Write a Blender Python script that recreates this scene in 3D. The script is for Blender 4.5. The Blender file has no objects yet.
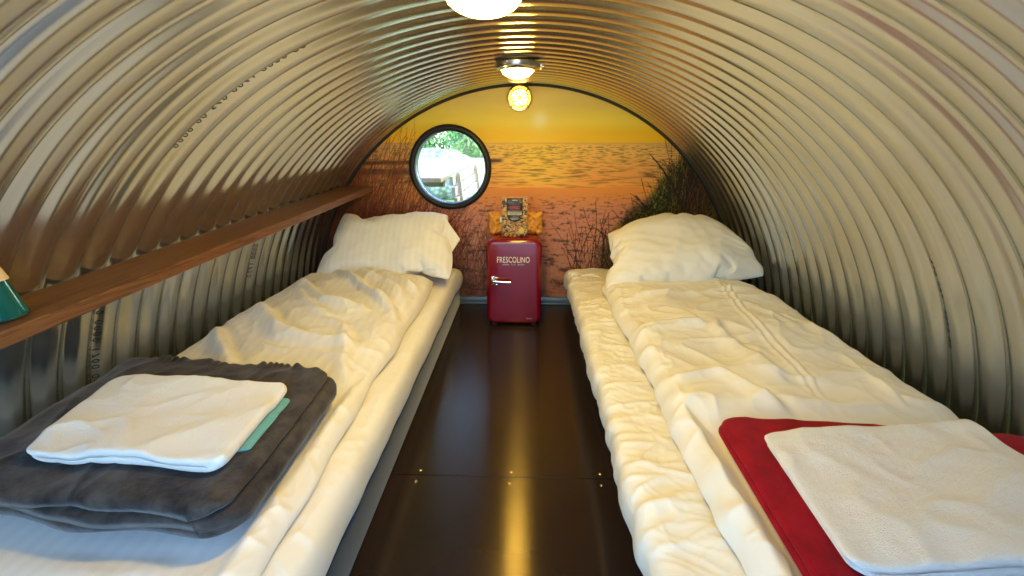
import bpy, bmesh, math, random, time
import numpy as np
from mathutils import Vector, Matrix
PI = math.pi
rng = np.random.RandomState(7)
random.seed(7)
SC = bpy.context.scene
COL = SC.collection
R = 1.175            # inner radius of the corrugated pipe
Y0, Y1 = -0.22, 2.5  # open end behind the camera, mural end
PITCH, DEPTH = 0.0775, 0.011

# ------------------------------------------------------------------ noise
_perm = np.random.RandomState(3).permutation(512)
_grad = np.random.RandomState(4).randn(512, 2)
_grad /= np.linalg.norm(_grad, axis=1)[:, None]
def noise(x, y, seed=0):
    x = np.asarray(x, float) + seed * 17.31; y = np.asarray(y, float) + seed * 9.17
    xi = np.floor(x).astype(int); yi = np.floor(y).astype(int)
    xf = x - xi; yf = y - yi
    def g(i, j, dx, dy):
        h = _perm[(_perm[(xi + i) & 511] + (yi + j)) & 511]
        return _grad[h, 0] * dx + _grad[h, 1] * dy
    u = xf**3 * (xf * (xf * 6 - 15) + 10); v = yf**3 * (yf * (yf * 6 - 15) + 10)
    a = g(0, 0, xf, yf); b = g(1, 0, xf - 1, yf); c = g(0, 1, xf, yf - 1); d = g(1, 1, xf - 1, yf - 1)
    return (a + (b - a) * u + (c - a) * v + (a - b - c + d) * u * v) * 1.5
def fbm(x, y, seed=0, n=3):
    s = 0; a = 1
    for k in range(n):
        s = s + a * noise(x * 2**k, y * 2**k, seed + k); a *= .5
    return s
def ridged(x, y, seed=0, p=2.0):
    """sharp-crested cloth-like creases, 0..1"""
    wx = x + .45 * noise(x * .7, y * .7, seed + 20); wy = y + .45 * noise(x * .7, y * .7, seed + 30)
    return np.clip(1 - np.abs(noise(wx, wy, seed)) * 1.6, 0, 1) ** p
def sst(a, b, x):
    t = np.clip((np.asarray(x, float) - a) / (b - a), 0, 1); return t * t * (3 - 2 * t)

# ------------------------------------------------------------------ mesh helpers
def link(name, me, mat=None, parent=None, smooth=True):
    o = bpy.data.objects.new(name, me); COL.objects.link(o)
    if mat is not None:
        for m in (mat if isinstance(mat, (list, tuple)) else [mat]): me.materials.append(m)
    if parent is not None: o.parent = parent
    if smooth: me.polygons.foreach_set('use_smooth', [True] * len(me.polygons))
    return o
def mesh(name, V, F):
    me = bpy.data.meshes.new(name); me.from_pydata([tuple(map(float, v)) for v in V], [], F); me.update(); return me
def grid_mesh(name, P, closed_u=False):
    """P: (nu, nv, 3) array -> quads"""
    nu, nv = P.shape[:2]
    idx = np.arange(nu * nv).reshape(nu, nv)
    a = idx if closed_u else idx[:-1]
    b = np.roll(idx, -1, 0) if closed_u else idx[1:]
    q = np.stack([a[:, :-1], b[:, :-1], b[:, 1:], a[:, 1:]], -1).reshape(-1, 4)
    me = bpy.data.meshes.new(name)
    me.vertices.add(nu * nv); me.vertices.foreach_set('co', P.reshape(-1))
    me.loops.add(q.size); me.loops.foreach_set('vertex_index', q.reshape(-1).astype(np.int32))
    me.polygons.add(len(q)); me.polygons.foreach_set('loop_start', np.arange(0, q.size, 4, dtype=np.int32))
    me.update(calc_edges=True); me.validate(); return me
def bm_obj(name, bm, mat=None, parent=None, smooth=True, angle=40):
    me = bpy.data.meshes.new(name); bm.normal_update(); bm.to_mesh(me); bm.free()
    o = link(name, me, mat, parent, smooth)
    if smooth and angle:
        try: me.set_sharp_from_angle(angle=math.radians(angle))
        except Exception: pass
    return o
def empty(name, loc=(0, 0, 0), rz=0):
    o = bpy.data.objects.new(name, None); COL.objects.link(o); o.location = loc; o.rotation_euler.z = rz
    o.empty_display_size = .05; return o
def tag(o, label=None, cat=None, group=None, kind=None):
    if label: o['label'] = label
    if cat: o['category'] = cat
    if group: o['group'] = group
    if kind: o['kind'] = kind
    return o
def add_box(bm, a, b, bevel=0.0, seg=2, mat=0):
    r = bmesh.ops.create_cube(bm, size=1.0)
    vs = r['verts']
    for v in vs:
        v.co = Vector([(a[i] + b[i]) / 2 + v.co[i] * (b[i] - a[i]) for i in range(3)])
    fs = set(f for v in vs for f in v.link_faces)
    for f in fs: f.material_index = mat
    if bevel:
        es = set(e for v in vs for e in v.link_edges)
        bmesh.ops.bevel(bm, geom=list(es), offset=bevel, segments=seg, profile=.5, affect='EDGES')
def add_beam(bm, p, q, w, h, up=(0, 0, 1)):
    p = Vector(p); q = Vector(q); d = (q - p); L = d.length; d.normalize()
    s = d.cross(Vector(up)).normalized(); u = s.cross(d)
    r = bmesh.ops.create_cube(bm, size=1.0)
    for v in r['verts']:
        c = v.co.copy(); v.co = (p + q) / 2 + d * c.x * L + s * c.y * w + u * c.z * h
    es = set(e for v in r['verts'] for e in v.link_edges)
    bmesh.ops.bevel(bm, geom=list(es), offset=min(w, h) * .08, segments=1, affect='EDGES')
def add_tube(bm, pts, rad, n=10, caps=True):
    pts = [Vector(p) for p in pts]; rings = []
    rads = rad if isinstance(rad, (list, tuple)) else [rad] * len(pts)
    t0 = (pts[1] - pts[0]).normalized(); ref = Vector((0, 0, 1)) if abs(t0.z) < .9 else Vector((1, 0, 0))
    s = t0.cross(ref).normalized()
    for i, p in enumerate(pts):
        t = (pts[min(i + 1, len(pts) - 1)] - pts[max(i - 1, 0)]).normalized()
        s = (s - t * s.dot(t)).normalized(); u = t.cross(s)
        rings.append([bm.verts.new(p + (s * math.cos(a) + u * math.sin(a)) * rads[i]) for a in [2 * PI * k / n for k in range(n)]])
    for A, B in zip(rings, rings[1:]):
        for k in range(n): bm.faces.new([A[k], A[(k + 1) % n], B[(k + 1) % n], B[k]])
    if caps: bm.faces.new(rings[0][::-1]); bm.faces.new(rings[-1])
def add_lathe(bm, prof, n=48, axis='Z', origin=(0, 0, 0), mat=0):
    """prof: [(r, h)] revolved about an axis through origin"""
    o = Vector(origin); rings = []
    for r, h in prof:
        ring = []
        for k in range(n if r > 1e-6 else 1):
            a = 2 * PI * k / n; x, y = r * math.cos(a), r * math.sin(a)
            c = Vector((x, y, h)) if axis == 'Z' else (Vector((x, h, y)) if axis == 'Y' else Vector((h, x, y)))
            ring.append(bm.verts.new(o + c))
        rings.append(ring)
    for A, B in zip(rings, rings[1:]):
        for k in range(n):
            a, b = A[k % len(A)], A[(k + 1) % len(A)]; c, d = B[(k + 1) % len(B)], B[k % len(B)]
            vs = []
            for v in (a, b, c, d):
                if v not in vs: vs.append(v)
            if len(vs) > 2:
                f = bm.faces.new(vs); f.material_index = mat
def rrect(w, h, r, n=8):
    pts = []
    for cx, cy, a0 in ((w/2 - r, h/2 - r, 0), (-w/2 + r, h/2 - r, 90), (-w/2 + r, -h/2 + r, 180), (w/2 - r, -h/2 + r, 270)):
        for k in range(n + 1):
            a = math.radians(a0 + 90 * k / n); pts.append((cx + r * math.cos(a), cy + r * math.sin(a)))
    return pts
def rr_prism(bm, w, h, r, y0, y1, bf=.01, bb=.004, n=8, seg=5, center=(0, 0)):
    """rounded rectangle in X/Z swept along Y from y0 (front, rounded by bf) to y1"""
    rings = []
    def ring(ins, y):
        rr = max(r - ins, .0015); return [bm.verts.new((x + center[0], y, z + center[1])) for x, z in rrect(w - 2*ins, h - 2*ins, rr, n)]
    for k in range(seg + 1):
        a = PI/2 * k / seg; rings.append(ring(bf * (1 - math.sin(a)), y0 + bf * (1 - math.cos(a))))
    for k in range(seg + 1):
        a = PI/2 * k / seg; rings.append(ring(bb * (1 - math.cos(a)), y1 - bb * (1 - math.sin(a))))
    for A, B in zip(rings, rings[1:]):
        for k in range(len(A)): bm.faces.new([A[k], A[(k+1) % len(A)], B[(k+1) % len(A)], B[k]])
    bm.faces.new(rings[0][::-1]); bm.faces.new(rings[-1])

# ------------------------------------------------------------------ materials
def mat(name, color=(.8, .8, .8), rough=.5, metal=0., sheen=0., spec=.5, trans=0., ior=1.45, coat=0., emis=None, es=0., alpha=1.):
    m = bpy.data.materials.new(name); m.use_nodes = True
    b = m.node_tree.nodes['Principled BSDF']; I = b.inputs
    I['Base Color'].default_value = (*color, 1); I['Roughness'].default_value = rough; I['Metallic'].default_value = metal
    I['Specular IOR Level'].default_value = spec; I['IOR'].default_value = ior; I['Transmission Weight'].default_value = trans
    I['Coat Weight'].default_value = coat; I['Sheen Weight'].default_value = sheen
    if sheen: I['Sheen Roughness'].default_value = .4
    I['Alpha'].default_value = alpha
    if emis: I['Emission Color'].default_value = (*emis, 1); I['Emission Strength'].default_value = es
    return m
def nodes(m): return m.node_tree.nodes, m.node_tree.links, m.node_tree.nodes['Principled BSDF']
def N(m, typ, **kw):
    n = m.node_tree.nodes.new(typ)
    for k, v in kw.items():
        if k in n.inputs: n.inputs[k].default_value = v
        else: setattr(n, k, v)
    return n
def add_bump(m, src, strength, dist=.002):
    ns, ls, b = nodes(m)
    bp = N(m, 'ShaderNodeBump', Strength=strength, Distance=dist); ls.new(src, bp.inputs['Height'])
    old = b.inputs['Normal'].links
    if old: ls.new(old[0].from_socket, bp.inputs['Normal'])
    ls.new(bp.outputs[0], b.inputs['Normal'])
def coords(m, scale=(1, 1, 1), space='Object'):
    tc = N(m, 'ShaderNodeTexCoord'); mp = N(m, 'ShaderNodeMapping'); mp.inputs['Scale'].default_value = scale
    m.node_tree.links.new(tc.outputs[space], mp.inputs[0]); return mp.outputs[0]
def noise_node(m, vec, scale, detail=3, rough=.5):
    n = N(m, 'ShaderNodeTexNoise', Scale=scale, Detail=detail, Roughness=rough); m.node_tree.links.new(vec, n.inputs['Vector']); return n
def ramp(m, src, stops):
    r = N(m, 'ShaderNodeValToRGB'); e = r.color_ramp.elements
    while len(e) > 1: e.remove(e[-1])
    e[0].position = stops[0][0]; e[0].color = (*stops[0][1], 1)
    for p, c in stops[1:]: x = e.new(p); x.color = (*c, 1)
    m.node_tree.links.new(src, r.inputs[0]); return r.outputs[0]
def s2l(*c): return tuple(((v/255) / 12.92 if v/255 <= .04045 else ((v/255 + .055) / 1.055) ** 2.4) for v in c)

# galvanised steel
STEEL = mat('galvanised_steel', (.60, .62, .62), .2, .96)
v = coords(STEEL); n1 = noise_node(STEEL, v, 2.2, 3); ls = STEEL.node_tree.links
mx = N(STEEL, 'ShaderNodeMath', operation='MULTIPLY_ADD'); ls.new(n1.outputs[0], mx.inputs[0]); mx.inputs[1].default_value = .06; mx.inputs[2].default_value = .20
ls.new(mx.outputs[0], STEEL.node_tree.nodes['Principled BSDF'].inputs['Roughness'])
gn = noise_node(STEEL, v, 900, 2); add_bump(STEEL, gn.outputs[0], .03, .0005)

def cloth_mat(name, col, rough=.75, sheen=.25, weave=.12, ws=900, fine=.25, fs=60):
    m = mat(name, col, rough, sheen=sheen, spec=.25)
    v = coords(m); a = noise_node(m, v, ws, 2); add_bump(m, a.outputs[0], weave, .0008)
    if fine: f = noise_node(m, v, fs, 3); add_bump(m, f.outputs[0], fine, .0025)
    return m
SHEET = cloth_mat('white_cotton', (.80, .78, .72), .6, .15, fine=.22, fs=45)
SATIN = cloth_mat('white_satin_cotton', (.80, .78, .70), .42, .1, fine=.3, fs=38)
# striped cotton: woven stripes on the pillow, painted light bands on the duvet
def striped(name, col, axis, period, rough=.6):
    m = cloth_mat(name, col, rough, .15, fine=.15, fs=40); ns, ls, b = nodes(m)
    w = N(m, 'ShaderNodeTexWave', wave_type='BANDS', bands_direction=axis, Scale=1.0 / period * .314); w.inputs['Distortion'].default_value = .0
    ls.new(coords(m), w.inputs[0])
    c = ramp(m, w.outputs['Fac'], [(.4, tuple(x * .965 for x in col)), (.6, col)]); ls.new(c, b.inputs['Base Color'])
    r = N(m, 'ShaderNodeMapRange'); r.inputs['To Min'].default_value = rough; r.inputs['To Max'].default_value = rough - .18
    ls.new(w.outputs['Fac'], r.inputs[0]); ls.new(r.outputs[0], b.inputs['Roughness']); return m
STRIPE = striped('striped_light_band_cotton', (.80, .78, .74), 'X', .03)
def terry(name, col, sheen=.6, amp=.9):
    m = mat(name, col, .95, sheen=sheen, spec=.1); v = coords(m)
    a = noise_node(m, v, 420, 3, .7); add_bump(m, a.outputs[0], amp, .003)
    b = noise_node(m, v, 60, 3, .6); add_bump(m, b.outputs[0], .4, .004); return m
TERRY = terry('white_terry', (.82, .81, .79))
TEAL_T = terry('teal_terry', (.12, .42, .46))
def plush(name, dark, light, sheen):
    m = mat(name, dark, .85, sheen=sheen, spec=.15); ns, ls, b = nodes(m); v = coords(m)
    a = noise_node(m, v, 14, 5, .65); ls.new(ramp(m, a.outputs[0], [(.35, dark), (.62, light)]), b.inputs['Base Color'])
    c = noise_node(m, v, 500, 2); add_bump(m, c.outputs[0], .5, .002); d = noise_node(m, v, 22, 4, .6); add_bump(m, d.outputs[0], .5, .006); return m
GREY_P = plush('grey_plush', (.014, .012, .013), (.070, .060, .056), .25)
RED_P = plush('red_plush', (.20, .002, .009), (.30, .004, .014), .12)
BASE_F = cloth_mat('blue_grey_upholstery', (.020, .034, .048), .9, .3, weave=.5, ws=500, fine=0)
FLOORM = mat('brown_phenolic_plywood', (.03, .018, .012), .22, spec=.6); m = FLOORM
v = coords(m, (1, 1, 1)); a = noise_node(m, v, 2.5, 4); nodes(m)[1].new(ramp(m, a.outputs[0], [(.3, (.014, .009, .008)), (.7, (.026, .015, .011))]), nodes(m)[2].inputs['Base Color'])
nodes(m)[2].inputs['Anisotropic'].default_value = .97; nodes(m)[2].inputs['Specular Tint'].default_value = (1, .80, .5, 1); tv = N(m, 'ShaderNodeCombineXYZ'); tv.inputs[1].default_value = 1; nodes(m)[1].new(tv.outputs[0], nodes(m)[2].inputs['Tangent'])
vb = coords(m, (30, 3, 1)); b2 = noise_node(m, vb, 3, 4, .6); add_bump(m, b2.outputs[0], .02, .002)
a3 = noise_node(m, v, 6, 5, .7); r3 = N(m, 'ShaderNodeMapRange'); r3.inputs['To Min'].default_value = .19; r3.inputs['To Max'].default_value = .23
nodes(m)[1].new(a3.outputs[0], r3.inputs[0]); nodes(m)[1].new(r3.outputs[0], nodes(m)[2].inputs['Roughness'])
def wood(name, c1, c2, scale=(1, 1, 1), rough=.5, coat=0):
    m = mat(name, c1, rough, coat=coat); ns, ls, b = nodes(m); v = coords(m, scale)
    w = noise_node(m, v, 3.0, 6, .65); w.inputs['Distortion'].default_value = 1.2
    ls.new(ramp(m, w.outputs[0], [(.25, c1), (.5, c2), (.58, c1), (.75, c2)]), b.inputs['Base Color']); add_bump(m, w.outputs[0], .15, .002); return m
SHELFW = wood('varnished_pine', (.085, .032, .012), (.19, .080, .032), (26, 1.3, 26), .3)
PINE = wood('pale_pine', (.30, .21, .12), (.38, .28, .17), (20, 20, 3), .7)
BLACK = mat('black_rubber', (.012, .012, .014), .45)
CHROME = mat('chrome', (.8, .8, .8), .12, 1.)
BRASS = mat('polished_brass', (.85, .62, .22), .18, 1.)
NICKEL = mat('brushed_nickel', (.62, .56, .46), .25, 1.)
ALU = mat('aluminium_trim', (.16, .18, .19), .4, .7)
REDG = mat('gloss_red_enamel', (.19, .0025, .010), .14, coat=.3, spec=.5)
DARKG = mat('dark_gasket', (.02, .02, .02), .6)
WHITEINK = mat('cream_lettering', (.85, .78, .68), .5)
SILVERINK = mat('silver_lettering', (.35, .32, .36), .4)
BLACKINK = mat('black_stencil_ink', (.01, .012, .015), .7)
GLOW = mat('frosted_lamp_glass', (1, .9, .7), .4, emis=(1, .66, .12), es=158)
GLOW2 = mat('wall_lamp_glass', (1, .9, .7), .3, emis=(1, .68, .18), es=9)
BACKW = mat('grey_wall_board', (.10, .11, .12), .6)

# ------------------------------------------------------------------ the pipe
def groove(y):
    """0 on the flat crest, 1 at the bottom of the groove"""
    t = ((y / PITCH - .03) % 1.0) - .5
    return ((1 + np.cos(2 * PI * t)) / 2)
def prof(y):
    g = .5 - .5 * np.cos(2 * PI * (np.asarray(y, float) / PITCH - .03))   # 0 at crest .. 1 in the groove
    return R + DEPTH * g ** 2.3
ys = np.arange(Y0, Y1 + .0001, PITCH / 16)
ys = np.append(ys, Y1)
def shell(name, a0, a1, n):
    th = np.linspace(math.radians(a0), math.radians(a1), n)
    rr = prof(ys)
    P = np.empty((n, len(ys), 3))
    P[..., 0] = np.cos(th)[:, None] * rr; P[..., 1] = ys[None]; P[..., 2] = np.sin(th)[:, None] * rr
    me = grid_mesh(name, P[::-1])
    o = link(name, me, STEEL)
    # exact smooth normals, so that the three shells read as one continuous pipe
    d = np.gradient(rr, ys)
    nr = 1 / np.sqrt(1 + d * d)
    T = th[::-1]
    Nn = np.empty((n, len(ys), 3)); Nn[..., 0] = -np.cos(T)[:, None] * nr; Nn[..., 2] = -np.sin(T)[:, None] * nr; Nn[..., 1] = (d * nr)[None]
    fn = me.polygons[0].normal; c = me.polygons[0].center
    if fn.x * c.x + fn.z * c.z > 0: me.flip_normals()
    me.normals_split_custom_set_from_vertices([tuple(x) for x in Nn.reshape(-1, 3)])
    tag(o, kind='structure'); return o
wall_right = shell('wall_right', -3, 48, 60)
ceiling = shell('ceiling', 48, 132, 96)
wall_left = shell('wall_left', 132, 183, 60)

# floor: two phenolic plywood sheets and their screws
bm = bmesh.new()
add_box(bm, (-1.165, Y0, -.02), (1.165, 1.0570, 0), .0012, 1); add_box(bm, (-1.165, 1.0585, -.02), (1.165, 2.497, 0), .0012, 1)
floor = bm_obj('floor', bm, FLOORM); tag(floor, kind='structure')
for x in (-.289, -.027, .227):
    for y in (1.032, 1.077):
        bm = bmesh.new(); add_lathe(bm, [(0, .0016), (.0028, .0013), (.0048, 0.0004), (.005, 0)], 14, origin=(x + (.003 if y > 1.06 else 0), y, 0))
        o = bm_obj('floor_screw', bm, BRASS, floor)
# unseen front wall added to shape the daylight: dark panels beside an off-centre doorway
bm = bmesh.new()
def arch_panel(x0, x1, z0, z1):
    n = 40; vs = []
    top = [(x, min(z1, math.sqrt(max(1.17**2 - x*x, 0)))) for x in np.linspace(x0, x1, n)]
    pts = [(x0, z0)] + [(x1, z0)] + top[::-1]
    a = [bm.verts.new((x, Y0 - .045, z)) for x, z in pts]; b = [bm.verts.new((x, Y0 - .005, z)) for x, z in pts]
    bm.faces.new(a); bm.faces.new(b[::-1])
    for k in range(len(a)): bm.faces.new([a[k], b[k], b[(k+1) % len(a)], a[(k+1) % len(a)]])
arch_panel(-1.168, -.90, 0, 2); arch_panel(.40, 1.168, 0, 2)
bmesh.ops.remove_doubles(bm, verts=list(bm.verts), dist=1e-5); bmesh.ops.recalc_face_normals(bm, faces=list(bm.faces))
tag(bm_obj('added_wall_front', bm, BACKW, smooth=False), kind='structure')
# back wall behind the mural, with a round hole
WX, WZ, WR = -.395, .765, .2195
def disc_wall(name, y, rad, hole, thick, material, n=96):
    """half-disc wall from floor to rad with a round hole"""
    bm = bmesh.new(); outer = [(rad * math.cos(a), rad * math.sin(a)) for a in np.linspace(-.02, PI + .02, n)]
    outer = [(x, max(z, -.02)) for x, z in outer]
    inner = [(WX + hole * math.cos(a), WZ + hole * math.sin(a)) for a in np.linspace(0, 2 * PI, 64, endpoint=False)]
    vo = [bm.verts.new((x, y, z)) for x, z in outer]; vi = [bm.verts.new((x, y, z)) for x, z in inner]
    es = [bm.edges.new((vo[i], vo[(i+1) % len(vo)])) for i in range(len(vo))] + [bm.edges.new((vi[i], vi[(i+1) % 64])) for i in range(64)]
    bmesh.ops.triangle_fill(bm, use_beauty=True, edges=es)
    for f in list(bm.faces):
        c = f.calc_center_median()
        if (c.x - WX)**2 + (c.z - WZ)**2 < (hole * .97)**2: bm.faces.remove(f)
    r = bmesh.ops.extrude_face_region(bm, geom=list(bm.faces))
    for v in [g for g in r['geom'] if isinstance(g, bmesh.types.BMVert)]: v.co.y += thick
    bmesh.ops.recalc_face_normals(bm, faces=list(bm.faces))
    return bm_obj(name, bm, material, smooth=False)
wb = disc_wall('wall_back', 2.506, 1.19, .196, .045, BACKW); tag(wb, kind='structure')
# black rubber seal where the pipe meets the end wall
bm = bmesh.new(); add_tube(bm, [(1.176 * math.cos(a), 2.487, 1.176 * math.sin(a)) for a in np.linspace(0, PI, 120)], .0125, 8)
tag(bm_obj('trim_1', bm, BLACK), kind='structure')
# aluminium strip at the foot of the end wall
bm = bmesh.new(); add_box(bm, (-1.15, 2.478, 0.0005), (1.15, 2.4965, .044), .002, 2); add_box(bm, (-1.15, 2.472, .0005), (1.15, 2.478, .012), .002, 2)
tag(bm_obj('baseboard_back', bm, ALU), kind='structure')

# ------------------------------------------------------------------ printed mural
def build_mural():
    W, H = 720, 362
    X0, X1, Z1 = -1.178, 1.178, 1.178
    xs = np.linspace(X0, X1, W); zs = np.linspace(0, Z1, H)
    X, Z = np.meshgrid(xs, zs)
    img = np.zeros((H, W, 3))
    c = lambda *a: np.array(a, float)
    def mix(a, b, t): t = np.asarray(t)[..., None]; return a * (1 - t) + b * t
    hz = .893
    # sky: deep orange at the horizon, soft yellow above, pale sun
    t = sst(hz, 1.16, Z)
    sky = mix(c(255, 205, 36)[None, None], c(252, 226, 84)[None, None], sst(0, .35, t)); sky = mix(sky, c(240, 214, 120)[None, None], sst(.3, 1, t))
    sky = sky * (1 + .03 * fbm(X * 1.5, Z * 9, 4)[..., None])
    side = sst(.25, 1.0, np.abs(X - .07)); sky = mix(sky, c(238, 170, 36)[None, None] + 0 * sky, .4 * side * (1 - t))
    sr = np.hypot(X - .078, (Z - 1.004))
    sky = mix(sky, c(255, 244, 180)[None, None], .9 * np.exp(-(sr / .038) ** 2) + .25 * np.exp(-(sr / .12) ** 2))
    # sea
    dz = np.clip(hz - Z, 0, 1)
    sea = mix(c(246, 196, 100)[None, None], c(242, 162, 76)[None, None], sst(0, .22, dz))
    colx = np.exp(-((X - .06) / .2) ** 2)
    sea = mix(sea, c(255, 214, 70)[None, None], .7 * colx)
    sea = mix(sea, c(170, 122, 96)[None, None], .45 * sst(.35, 1.0, np.abs(X - .06)))
    s = 1 / (dz + .05)
    wv = noise(X * s * 1.8, np.log(dz + .04) * 22, 3) + .6 * noise(X * s * 4, np.log(dz + .04) * 50, 5)
    sea = sea * (1 - .40 * np.clip(wv * 1.6 - .05, 0, 1) * sst(0, .03, dz))[..., None]
    sea = mix(sea, c(150, 120, 95)[None, None], .35 * np.exp(-(dz / .006) ** 2))
    # surf line and beach
    edge = .655 + .012 * noise(X * 2.2, X * 0, 8) + .02 * X
    surf = np.exp(-((Z - edge - .012) / .013) ** 2)
    sand = mix(c(252, 160, 66)[None, None], c(218, 140, 106)[None, None], sst(0, .16, edge - Z))
    sand = mix(sand, c(196, 128, 98)[None, None], sst(.15, .45, edge - Z)); sand = mix(sand, c(160, 98, 62)[None, None], sst(.4, .66, edge - Z))
    sand = mix(sand, c(160, 92, 100)[None, None], .55 * sst(-.1, -.8, X) * sst(.02, .2, edge - Z))
    d2 = np.clip(edge - Z, 0, 1); s2 = 1 / (d2 + .2)
    fp = .8 * noise(X * s2 * 4.5, np.log(d2 + .12) * 15, 11) + .7 * noise(X * s2 * 11, np.log(d2 + .12) * 40, 12) + .5 * noise(X * 60, Z * 70, 13)
    fm = sst(.02, .1, d2)
    sand = sand * (1 - .42 * np.clip(fp * 1.8 - .3, 0, 1.1) * fm)[..., None]
    sand = mix(sand, c(250, 170, 110)[None, None], .35 * np.clip(-fp - .1, 0, 1) * fm)
    img = np.where((Z > hz)[..., None], sky, sea)
    img = np.where((Z < edge)[..., None], sand * .93, img)
    img = mix(img, c(250, 170, 70)[None, None], .55 * surf)
    # groyne running out from the left shore
    g = np.exp(-(((Z - (.795 + .02 * (X + .5))) / .010) ** 2) ** 2) * sst(-.1, -.14, X)
    img = mix(img, c(70, 44, 34)[None, None], .85 * g)
    g = np.exp(-(((Z - (.742 + .0 * X)) / .017) ** 2) ** 2) * sst(-.52, -.6, X)
    img = mix(img, c(48, 30, 26)[None, None], .85 * g * (.75 + .25 * noise(X * 30, Z * 9, 2)))
    img = img * 1.0
    # dune mass left and right, thick low grass
    dl = sst(-.45, -1.0, X + .10 * noise(X * 6, Z * 6, 21) + .25 * (Z - .5)) * sst(.86, .60, Z)
    dm = np.clip(.5 + .6 * noise(X * 26 + Z * 6, Z * 9, 22) + .3 * noise(X * 60, Z * 14, 27), 0, 1)
    img = mix(img, mix(c(66, 30, 20)[None, None], c(170, 80, 40)[None, None], dm), .72 * dl)
    low = sst(.40, .15, Z) * sst(-.1, -.5, X)
    img = mix(img, c(40, 24, 22)[None, None], .5 * low)
    shape = .33 + 1.15 * np.clip(X - .38, 0, .5) + .05 * noise(X * 9, X * 0, 24)
    dr = sst(-.02, .09, shape - Z) * sst(.36, .52, X)
    gm = np.clip(.5 + .7 * noise(X * 30 - Z * 18, Z * 22, 25) + .4 * noise(X * 70 + Z * 40, Z * 50, 26), 0, 1)
    gcol = mix(c(16, 20, 12)[None, None], c(92, 82, 34)[None, None], gm ** 1.6)
    img = mix(img, gcol, .93 * dr)
    # blades
    r = np.random.RandomState(5)
    def blade(x, z, L, ang, bend, w, col, al):
        n = max(6, int(L / .0022)); tt = np.linspace(0, 1, n)
        a = ang + bend * tt ** 1.5
        px = x + np.cumsum(np.cos(a)) * L / n; pz = z + np.cumsum(np.sin(a)) * L / n
        ww = w * (1 - tt) ** .6
        for k in range(-2, 3):
            off = k * .0016
            sel = np.abs(off) <= np.maximum(ww, .0009)
            ix = np.round((px[sel] + off * np.sin(a[sel]) - X0) / (X1 - X0) * (W - 1)).astype(int); iz = np.round((pz[sel] - off * np.cos(a[sel])) / Z1 * (H - 1)).astype(int)
            ok = (ix >= 0) & (ix < W) & (iz >= 0) & (iz < H)
            img[iz[ok], ix[ok]] = img[iz[ok], ix[ok]] * (1 - al) + np.array(col) * al
    for k in range(900):     # left dune reeds: fine reddish stalks
        x = -1.15 + abs(r.randn()) * .32; z = r.uniform(.0, .55)
        blade(x, z, r.uniform(.15, .48), math.radians(r.uniform(58, 100)), r.uniform(-.7, .2), .0008, (r.uniform(50, 130), r.uniform(24, 60), r.uniform(16, 34)), .5)
    for k in range(90):
        x = r.uniform(-1.0, -.55); blade(x, r.uniform(.45, .6), r.uniform(.3, .5), math.radians(r.uniform(50, 88)), r.uniform(-.35, .1), .0008, (150, 84, 30), .38)
    for k in range(420):     # stalks beneath and right of the porthole
        x = r.uniform(-.75, -.12); blade(x, r.uniform(.0, .38) - .25 * max(x + .45, 0), r.uniform(.1, .25), math.radians(r.uniform(50, 118)), r.uniform(-.6, .6), .0008, (r.uniform(50, 96), r.uniform(24, 46), 22), .42)
    for k in range(1500):    # right dune: dense dark green grass
        x = .42 + (r.beta(2.4, 1.3)) * .78; top = .30 + .42 * sst(.42, .85, x)
        z = r.uniform(.0, 1) ** .7 * float(top)
        g = r.uniform(.4, 1.5); blade(x, z, r.uniform(.06, .2), math.radians(r.uniform(35, 145)), r.uniform(-1.2, 1.2), .0012, (38 * g + (70 if g > 1.25 else 0), 42 * g + (64 if g > 1.25 else 0), 16 * g), .8)
    for k in range(170):     # vertical dark reeds at the far right
        x = r.uniform(.80, 1.1); blade(x, r.uniform(.45, .6), r.uniform(.2, .36), math.radians(r.uniform(76, 104)), r.uniform(-.3, .3), .0016, r.choice([26, 60, 110]) * np.array((1, .62, .4)), .7)
    for k in range(80):
        x = r.uniform(.28, .75); blade(x, r.uniform(.1, .32), r.uniform(.1, .32), math.radians(r.uniform(68, 118)), r.uniform(-.5, .5), .0014, (44, 30, 18), .8)
    for a in [(.86, .55, .36, 118, .35, .007), (.70, .42, .26, 100, .95, .006), (.60, .40, .20, 78, -.3, .004), (.78, .5, .2, 150, .5, .004), (.45, .28, .22, 95, .2, .003), (.38, .22, .24, 88, -.1, .002), (.52, .3, .24, 120, .7, .004), (.33, .2, .18, 120, .5, .002), (.93, .66, .22, 118, .2, .003)]:
        blade(a[0], a[1], a[2], math.radians(a[3]), a[4], a[5], (36, 30, 18), .95)
    # dark debris on the beach
    for k in range(160):
        x = r.uniform(-.2, .5); z = r.uniform(.2, .58); L = r.uniform(.006, .03) * (.4 + (.6 - z) * 1.6); blade(x, z, L, r.uniform(-.15, .15), 0, .0016, (84, 46, 34), .55)
    img = np.clip(img, 0, 255) / 255
    lin = np.where(img <= .04045, img / 12.92, ((img + .055) / 1.055) ** 2.4)
    # mesh: grid trimmed to the half disc with the porthole cut out
    P = np.stack([X, np.full_like(X, 2.5), Z], -1).reshape(-1, 3)
    idx = np.arange(W * H).reshape(H, W)
    q = np.stack([idx[:-1, :-1], idx[:-1, 1:], idx[1:, 1:], idx[1:, :-1]], -1).reshape(-1, 4)
    cx = P[q].mean(1); ok = (np.hypot(cx[:, 0], cx[:, 2]) < 1.176) & (np.hypot(cx[:, 0] - WX, cx[:, 2] - WZ) > .199)
    q = q[ok]; used = np.unique(q); rm = np.full(W * H, -1); rm[used] = np.arange(len(used)); q = rm[q]; P = P[used]; lin = lin.reshape(-1, 3)[used]
    me = bpy.data.meshes.new('wall_mural')
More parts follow.
